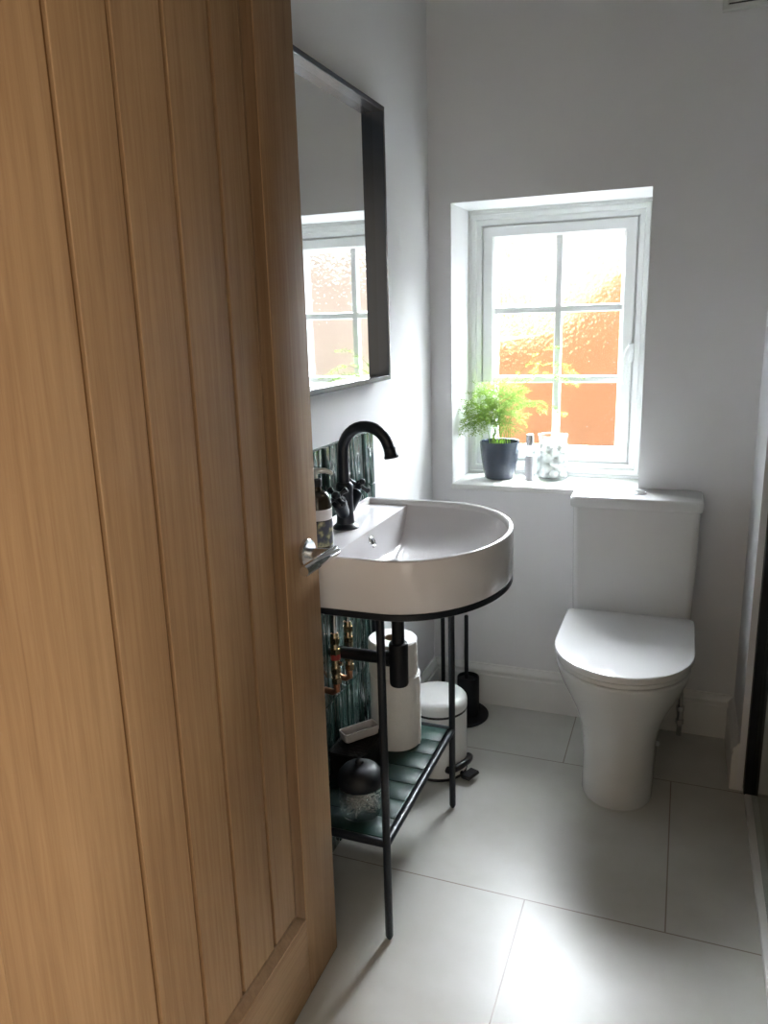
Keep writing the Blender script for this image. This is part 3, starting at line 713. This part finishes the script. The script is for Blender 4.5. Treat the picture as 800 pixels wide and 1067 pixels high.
bm = B(); loft(bm, [dring(hw, yf, 2.282 - o_, z, la) for hw, yf, z, la, o_ in ((0.175, 1.832, 0.4165, 0.205, .002), (0.179, 1.827, 0.419, 0.207, 0), (0.180, 1.826, 0.430, 0.208, 0), (0.1785, 1.828, 0.4345, 0.207, .002), (0.174, 1.833, 0.436, 0.204, .006))])
lid = obj('lid', bm, M['seat'], to, ang=50)
for s in (-1, 1):
    bm = B(); tube(bm, [(TX + s * 0.155 - 0.018, 2.268, 0.414), (TX + s * 0.155 + 0.018, 2.268, 0.414)], 0.006, 12); obj('hinge', bm, M['chrome'], to)
def cring(wt, yf, z, r=0.02):
    return [(x, y, z) for x, y, _ in rr_ring(TX - wt, TX + wt, yf, 2.432, 0, r, 5)]
bm = B(); loft(bm, [cring(0.166, 2.293, 0.3965), cring(0.169, 2.290, 0.410), cring(0.172, 2.287, 0.50), cring(0.1765, 2.281, 0.745), cring(0.1765, 2.281, 0.751)]); obj('cistern', bm, M['toilet_white'], to, ang=50)
bm = B(); loft(bm, [cring(0.181, 2.275, 0.7515), cring(0.183, 2.273, 0.754), cring(0.184, 2.272, 0.775), cring(0.182, 2.274, 0.781), cring(0.178, 2.278, 0.784)])
cl = obj('cistern_lid', bm, M['toilet_white'], to, ang=50)
bm = B(); lathe(bm, [(0.0215, 0.783), (0.0215, 0.787), (0.020, 0.7885), (0.019, 0.7875), (0.0185, 0.789), (0.012, 0.7915), (0.004, 0.792)], (TX + 0.006, 2.352), 28); obj('flush_button', bm, M['chrome'], to)
for s in (-1, 1):
    bm = B(); tube(bm, [(TX + s * 0.094, 2.225, 0.055), (TX + s * 0.1035, 2.225, 0.055), (TX + s * 0.1055, 2.225, 0.055)], [0.008, 0.0075, 0.005], 14); obj('bolt_cap', bm, M['seat'], to)
fv = thing('flexible_supply_hose', (0.047, 2.395, 0), 'steel braided water hose and valve behind the toilet, near skirting', 'hose')
bm = B(); tube(bm, [(0.047, 2.400, 0.0), (0.047, 2.400, 0.05)], 0.0078, 12); obj('pipe', bm, M['brushed'], fv)
bm = B(); tube(bm, [(0.047, 2.400, 0.04), (0.047, 2.400, 0.055)], 0.0125, 6); tube(bm, [(0.047, 2.400, 0.055), (0.047, 2.400, 0.085)], 0.0095, 12); tube(bm, [(0.047, 2.400, 0.085), (0.047, 2.400, 0.10)], 0.0125, 6); obj('valve', bm, M['brushed'], fv)
bm = B(); tube(bm, [(0.047, 2.400, 0.10), (0.046, 2.400, 0.16), (0.043, 2.400, 0.25), (0.041, 2.400, 0.34), (0.041, 2.400, 0.396)], 0.0065, 12); obj('braided_hose', bm, M['brushed'], fv)

# ------------------------------------------------------------------ window sill things
zs = RZ0
pcx, pcy = -0.572, 2.568
fp = thing('potted_fern', (pcx, pcy, zs), 'feathery lime green asparagus fern in a dark glazed pot', 'plant')
bm = B(); lathe(bm, [(0.046, zs + 0.0005), (0.049, zs + 0.004), (0.055, zs + 0.03), (0.061, zs + 0.065), (0.065, zs + 0.10), (0.0665, zs + 0.124), (0.0655, zs + 0.127), (0.0625, zs + 0.126), (0.060, zs + 0.10)], (pcx, pcy), 40, True, False); obj('pot', bm, M['pot'], fp)
bm = B(); lathe(bm, [(0.060, zs + 0.104), (0.045, zs + 0.109), (0.02, zs + 0.113), (0.004, zs + 0.114)], (pcx, pcy), 24); obj('soil', bm, M['soil'], fp)
rf = random.Random(11)
def frond(tip, lift, droop, dens=1.0, wid=0.055, parent=fp):
    bm = B()
    b0 = Vector((pcx + rf.uniform(-0.034, 0.034), pcy + rf.uniform(-0.034, 0.034), zs + 0.108))
    tip = Vector(tip)
    c1 = b0 + Vector((0, 0, lift)) + (tip - b0) * 0.15
    c2 = tip + Vector((0, 0, droop)) - Vector((tip.x - b0.x, tip.y - b0.y, 0)) * 0.35
    def bz(t): return b0 * (1 - t) ** 3 + c1 * 3 * t * (1 - t) ** 2 + c2 * 3 * t * t * (1 - t) + tip * t ** 3
    N = 14
    tube(bm, [bz(k / N) for k in range(N + 1)], [0.0011 * (1 - 0.7 * k / N) for k in range(N + 1)], 5)
    nbr = int(13 * dens)
    for k in range(nbr):
        t = 0.30 + 0.70 * (k + rf.random() * 0.5) / nbr
        if t > 1: t = 1
        p = bz(t); dv = (bz(min(1, t + 0.02)) - bz(t - 0.02)).normalized()
        side = dv.cross(Vector((0, 0, 1)))
        if side.length < 0.05: side = Vector((1, 0, 0))
        side.normalize(); s = 1 if k % 2 else -1
        L = wid * (0.35 + 0.8 * math.sin(PI * min(1, (t - 0.22) / 0.85))) * rf.uniform(0.7, 1.1)
        e = p + (side * s * 0.8 + dv * 0.65 + Vector((0, 0, rf.uniform(-0.25, 0.3)))).normalized() * L
        sub = 7
        for q in range(sub + 1):
            cpt = p.lerp(e, (q + 0.3) / (sub + 0.3)) + Vector((0, 0, -0.15 * L * (q / sub) ** 2))
            if q == 0: prev = p
            # stem piece as a thin blade
            ax = (cpt - prev); 
            nd = ax.cross(Vector((0, 0, 1))); nd = nd.normalized() * 0.0004 if nd.length > 1e-9 else Vector((0.0004, 0, 0))
            bm.faces.new([bm.verts.new(v) for v in (prev - nd, prev + nd, cpt + nd, cpt - nd)])
            prev = cpt
            for j in range(5):
                a = rf.uniform(0, 2 * PI)
                nl = L * 0.0 + rf.uniform(0.008, 0.0145)
                dd = ((e - p).normalized() * 0.55 + Vector((math.cos(a), math.sin(a), rf.uniform(-0.7, 0.8))) * 0.85).normalized() * nl
                sd = dd.cross(Vector((rf.uniform(-1, 1), rf.uniform(-1, 1), rf.uniform(-1, 1))))
                if sd.length < 1e-7: continue
                sd = sd.normalized() * 0.00085
                m_ = cpt + dd * 0.5
                bm.faces.new([bm.verts.new(v) for v in (cpt, m_ + sd, cpt + dd, m_ - sd)])
    return obj('frond', bm, M['fern'], parent, smooth=False)
# bushy fronds
for tipx, tipz, dy in [(-0.684, 0.965, -0.06), (-0.68, 0.985, -0.02), (-0.675, 1.01, -0.07), (-0.66, 1.04, 0.0), (-0.645, 0.96, -0.09), (-0.63, 1.055, -0.04), (-0.61, 1.07, 0.02),
                       (-0.60, 1.03, -0.08), (-0.585, 1.075, -0.03), (-0.57, 1.06, 0.03), (-0.555, 1.045, -0.08), (-0.54, 1.07, -0.02), (-0.525, 1.035, 0.02), (-0.51, 1.05, -0.06),
                       (-0.495, 1.02, -0.03), (-0.62, 0.94, -0.10), (-0.56, 0.97, -0.10), (-0.64, 0.99, 0.02), (-0.53, 0.94, -0.08), (-0.50, 0.965, 0.01), (-0.655, 0.945, -0.05), (-0.585, 0.985, -0.10),
                       (-0.682, 0.945, -0.085), (-0.57, 1.01, -0.02), (-0.61, 1.0, 0.0)]:
    frond((tipx, pcy + dy, tipz), 0.10, 0.045)
# long airy fronds over the panes
frond((-0.425, 2.53, 1.005), 0.12, 0.05, 1.0, 0.04)
frond((-0.330, 2.54, 1.085), 0.22, 0.07, 0.9, 0.05)
frond((-0.300, 2.57, 1.100), 0.24, 0.10, 0.8, 0.05)
frond((-0.375, 2.56, 1.200), 0.16, 0.03, 0.5, 0.04)
frond((-0.345, 2.55, 0.985), 0.18, 0.06, 0.7, 0.03)

# small spray bottle
sx, sy = -0.456, 2.492
sp = thing('spray_bottle', (sx, sy, zs), 'slim clear spray bottle with silver cap on the window sill', 'bottle')
bm = B(); lathe(bm, [(0.0125, zs + 0.0005), (0.0155, zs + 0.002), (0.016, zs + 0.006), (0.016, zs + 0.118), (0.0145, zs + 0.123), (0.009, zs + 0.125)], (sx, sy), 28); obj('glass_body', bm, M['jar_glass'], sp)
bm = B(); lathe(bm, [(0.011, zs + 0.008), (0.0128, zs + 0.010), (0.0128, zs + 0.095), (0.004, zs + 0.0955)], (sx, sy), 24); obj('liquid', bm, mat('lilac_liquid', (0.72, 0.70, 0.74), 0.3, mottle=(20, 0.05)), sp)
bm = B(); lathe(bm, [(0.0115, zs + 0.1255), (0.0120, zs + 0.127), (0.0120, zs + 0.160), (0.0110, zs + 0.162), (0.003, zs + 0.1625)], (sx, sy), 28); obj('cap', bm, M['brushed'], sp)
# jar of cotton wool
jx, jy = -0.397, 2.588
jr = thing('storage_jar', (jx, jy, zs), 'wide glass jar filled with white cotton balls on the sill', 'jar')
bm = B(); lathe(bm, [(0.045, zs + 0.0005), (0.0495, zs + 0.003), (0.051, zs + 0.010), (0.051, zs + 0.110), (0.048, zs + 0.120), (0.045, zs + 0.124), (0.0455, zs + 0.134), (0.0490, zs + 0.146), (0.0488, zs + 0.149), (0.0465, zs + 0.148), (0.0428, zs + 0.134), (0.0425, zs + 0.122), (0.0478, zs + 0.108), (0.0478, zs + 0.012), (0.043, zs + 0.007), (0.01, zs + 0.007)], (jx, jy), 40); obj('glass_body', bm, M['jar_glass'], jr)
rj = random.Random(5)
def ball(c, r):
    bm = B(); bmesh.ops.create_icosphere(bm, subdivisions=2, radius=r)
    for v in bm.verts: v.co *= 1 + rj.uniform(-0.07, 0.07)
    for v in bm.verts: v.co += Vector(c)
    return bm
first = None; k = 0
for lv in range(6):
    for q in range(6):
        a = q * PI / 3 + lv * 0.52
        rr_ = 0.0295 if q < 5 else 0.0
        if q < 5: a = q * 2 * PI / 5 + lv * 0.63
        c = (jx + rr_ * math.cos(a), jy + rr_ * math.sin(a), zs + 0.0235 + lv * 0.0172 + (0.004 if q == 5 else 0))
        if first is None:
            o = obj('cotton_ball', ball((0, 0, 0), 0.0158), M['cotton'], None, origin=(0, 0, 0)); first = o
        else:
            o = first.copy(); COL.objects.link(o)
        o.location = c; o.rotation_euler = (rj.uniform(0, 6), rj.uniform(0, 6), rj.uniform(0, 6))
        tag(o, 'white cotton ball inside the wide glass jar on the sill', 'cotton ball', 'cotton balls in the jar')

# ------------------------------------------------------------------ extractor vent high on the back wall
ev = thing('extractor_vent', (0.14, YB, 2.05), 'pale plastic extractor vent high on the back wall', 'vent')
bm = frame_loft(0.034, 0.194, 2.050, 2.21, [(0, YB), (0, YB - 0.012), (0.003, YB - 0.016), (0.012, YB - 0.016), (0.015, YB - 0.010), (0.015, YB)]); obj('vent_frame', bm, M['vent'], ev, ang=25)
bm = B(); box(bm, 0.048, 0.180, YB - 0.002, YB - 0.0005, 2.064, 2.196); obj('vent_backing', bm, M['vent_dark'], ev, smooth=False)
for k in range(7):
    z = 2.070 + k * 0.019
    bm = B(); prism(bm, [(0, 0), (0.009, 0.012), (0.009, 0.014), (0, 0.002)], lambda p, t_: (t_, YB - 0.003 - p[0], z + 0.012 - p[1]), 0.0485, 0.1795); obj('slat', bm, M['vent'], ev, smooth=False)

# ------------------------------------------------------------------ shower enclosure on the right
se = thing('shower_screen', (0.236, 1.8, 0), 'black framed glass shower screen along right side of the room', 'shower screen')
bm = B(); box(bm, 0.216, 0.251, 2.098, 2.133, 0.012, 1.95, 0.002); box(bm, 0.224, 0.243, 2.094, 2.12, 0.0005, 0.012, 0.001); obj('frame_post', bm, M['matt_black'], se)
bm = B(); box(bm, 0.216, 0.251, 0.56, 0.595, 0.012, 1.95, 0.002); obj('frame_post', bm, M['matt_black'], se)
bm = B(); box(bm, 0.216, 0.251, 0.595, 2.098, 1.915, 1.95, 0.002); obj('top_rail', bm, M['matt_black'], se)
bm = B(); box(bm, 0.234, 0.240, 0.5955, 2.0975, 0.022, 1.914); obj('glass_panel', bm, M['shower_glass'], se, smooth=False)
bm = B(); box(bm, 0.218, 0.252, 0.56, 2.092, 0.0005, 0.020, 0.003); stray = obj('threshold', bm, M['tray'], se); stray['label'] = 'white threshold strip'
bm = B(); box(bm, 0.256, 0.995, 0.50, 2.43, 0.0, 0.004, 0.001)
tag(obj('shower_tray', bm, M['floor']), 'flat stone-coloured shower tray behind the glass screen', 'shower tray')

# ------------------------------------------------------------------ outdoors
bm = B(); box(bm, -14, 14, YO, 22, -0.4, -0.1)
struct('ground', bm, M['ground'])
GY = 5.6
nh = thing('neighbour_house', (-1.0, GY, -0.1), 'orange rendered gable house seen through the obscured window glass', 'house')
gab = [(-5.2, -0.1), (-0.2, -0.1), (-0.2, 1.80), (-0.43, 1.59), (-0.62, 1.44), (-0.85, 1.20), (-1.3, 1.14), (-5.2, 1.05)]
bm = B(); prism(bm, gab, lambda p, t: (p[0], t, p[1]), GY, GY + 2.5); obj('gable_wall', bm, M['orange'], nh, smooth=False)
ch = thing('garden_wall', (2.6, 5.6, -0.1), 'cream rendered garden wall across the yard, seen only in the mirror', 'garden wall')
bm = B(); box(bm, -0.195, 6.0, 5.5, 5.7, -0.1, 1.75); obj('wall', bm, M['cream'], ch, smooth=False)
bm = B(); box(bm, -0.19, 6.03, 5.46, 5.74, 1.75, 1.81, 0.01); obj('coping', bm, M['cream'], ch, smooth=False)

dh = thing('distant_house', (-1.2, 13.0, -0.1), 'pale brick house further off, blurred in the upper panes', 'house')
bm = B(); prism(bm, [(-2.4, -0.1), (0.2, -0.1), (0.2, 2.9), (-0.9, 3.9), (-1.7, 3.2), (-2.4, 2.6)], lambda p, t: (p[0], t, p[1]), 13.0, 17.0); obj('wall', bm, mat('pale_brick', (0.80, 0.62, 0.54), 0.9, spec=0.1, mottle=(4, 0.12)), dh, smooth=False)
rt = random.Random(21)
tr = thing('garden_tree', (-3.6, 12.0, -0.1), 'pale green tree behind the orange house, blurred in the left panes', 'tree')
bm = B(); tube(bm, [(-3.6, 12, -0.1), (-3.58, 12, 1.0), (-3.6, 12, 2.2)], [0.14, 0.11, 0.06], 10); obj('trunk', bm, mat('bark', (0.20, 0.15, 0.11), 0.9, mottle=(12, 0.3)), tr)
bm = B()
for k in range(22):
    t_ = bmesh.new(); bmesh.ops.create_icosphere(t_, subdivisions=2, radius=rt.uniform(0.28, 0.5))
    o_ = Vector((-3.4 + rt.uniform(-1.0, 1.1), 12 + rt.uniform(-0.6, 0.6), 2.0 + rt.uniform(-0.9, 0.8)))
    for v in t_.verts: v.co = v.co * rt.uniform(0.85, 1.15) + o_
    merge(bm, t_)
obj('crown', bm, mat('pale_leaves', (0.50, 0.52, 0.28), 0.9, spec=0.1, mottle=(6, 0.3)), tr)

# ------------------------------------------------------------------ light
SKY_BASE, SKY_PEAK = 0.6, 135.0
W = bpy.data.worlds.new('sky'); S.world = W; W.use_nodes = True
nt = W.node_tree; bg = nt.nodes['Background']
tc = nt.nodes.new('ShaderNodeTexCoord'); dt = nt.nodes.new('ShaderNodeVectorMath'); dt.operation = 'DOT_PRODUCT'
SD = Vector((0.10, 0.70, 0.70)).normalized()          # bright side of the overcast sky, where the sun stands behind thin cloud
dt.inputs[1].default_value = SD
mr = nt.nodes.new('ShaderNodeMapRange'); mr.interpolation_type = 'SMOOTHSTEP'
mr.inputs['From Min'].default_value = 0.75; mr.inputs['From Max'].default_value = 0.99
mr.inputs['To Min'].default_value = SKY_BASE; mr.inputs['To Max'].default_value = SKY_PEAK
nt.links.new(tc.outputs['Generated'], dt.inputs[0]); nt.links.new(dt.outputs['Value'], mr.inputs['Value'])
nt.links.new(mr.outputs['Result'], bg.inputs['Strength'])
bg.inputs['Color'].default_value = (0.92, 0.97, 1.03, 1)
S.cycles.sample_clamp_indirect = 40

def area(name, loc, rot, sx, sy, power, col, portal=False):
    L = bpy.data.lights.new(name, 'AREA'); L.shape = 'RECTANGLE'; L.size = sx; L.size_y = sy
    L.energy = power; L.color = col
    if portal: L.cycles.is_portal = True
    o = bpy.data.objects.new(name, L); COL.objects.link(o); o.location = loc; o.rotation_euler = rot
    return o
area('window_portal', (-0.403, YW + 0.10, 1.207), (-PI / 2, 0, 0), 0.44, 0.70, 1, (1, 1, 1), True)
# added fill lights in the unseen hall: one low at right, one behind camera
area('hall_side_fill', (1.78, -0.6, 0.70), (0, PI / 2, 0), 1.2, 0.9, 32, (1.0, 0.90, 0.78))
area('hall_back_fill', (0.75, -1.58, 1.2), (PI / 2, 0, 0), 0.8, 1.6, 5, (1.0, 0.93, 0.86))

# ------------------------------------------------------------------ camera
cam = bpy.data.cameras.new('camera'); co = bpy.data.objects.new('camera', cam); COL.objects.link(co); S.camera = co
yaw, pit, roll_ = math.radians(21.2354), math.radians(13.6006), math.radians(-1.6023)
f = Vector((-math.sin(yaw) * math.cos(pit), math.cos(yaw) * math.cos(pit), -math.sin(pit)))
r = Vector((math.cos(yaw), math.sin(yaw), 0)); u = r.cross(f)
r2 = r * math.cos(roll_) + u * math.sin(roll_); u2 = u * math.cos(roll_) - r * math.sin(roll_)
mw = Matrix((( r2.x, u2.x, -f.x, 0), (r2.y, u2.y, -f.y, 0), (r2.z, u2.z, -f.z, 1.29), (0, 0, 0, 1)))
co.matrix_world = mw
cam.sensor_fit = 'VERTICAL'; cam.sensor_height = 36; cam.lens = 809.04 / 1067 * 36
cam.clip_start = 0.02; cam.clip_end = 200
S.view_settings.view_transform = 'Standard'; S.view_settings.look = 'None'; S.view_settings.gamma = 1; S.view_settings.use_curve_mapping = False
S.view_settings.exposure = 0.48
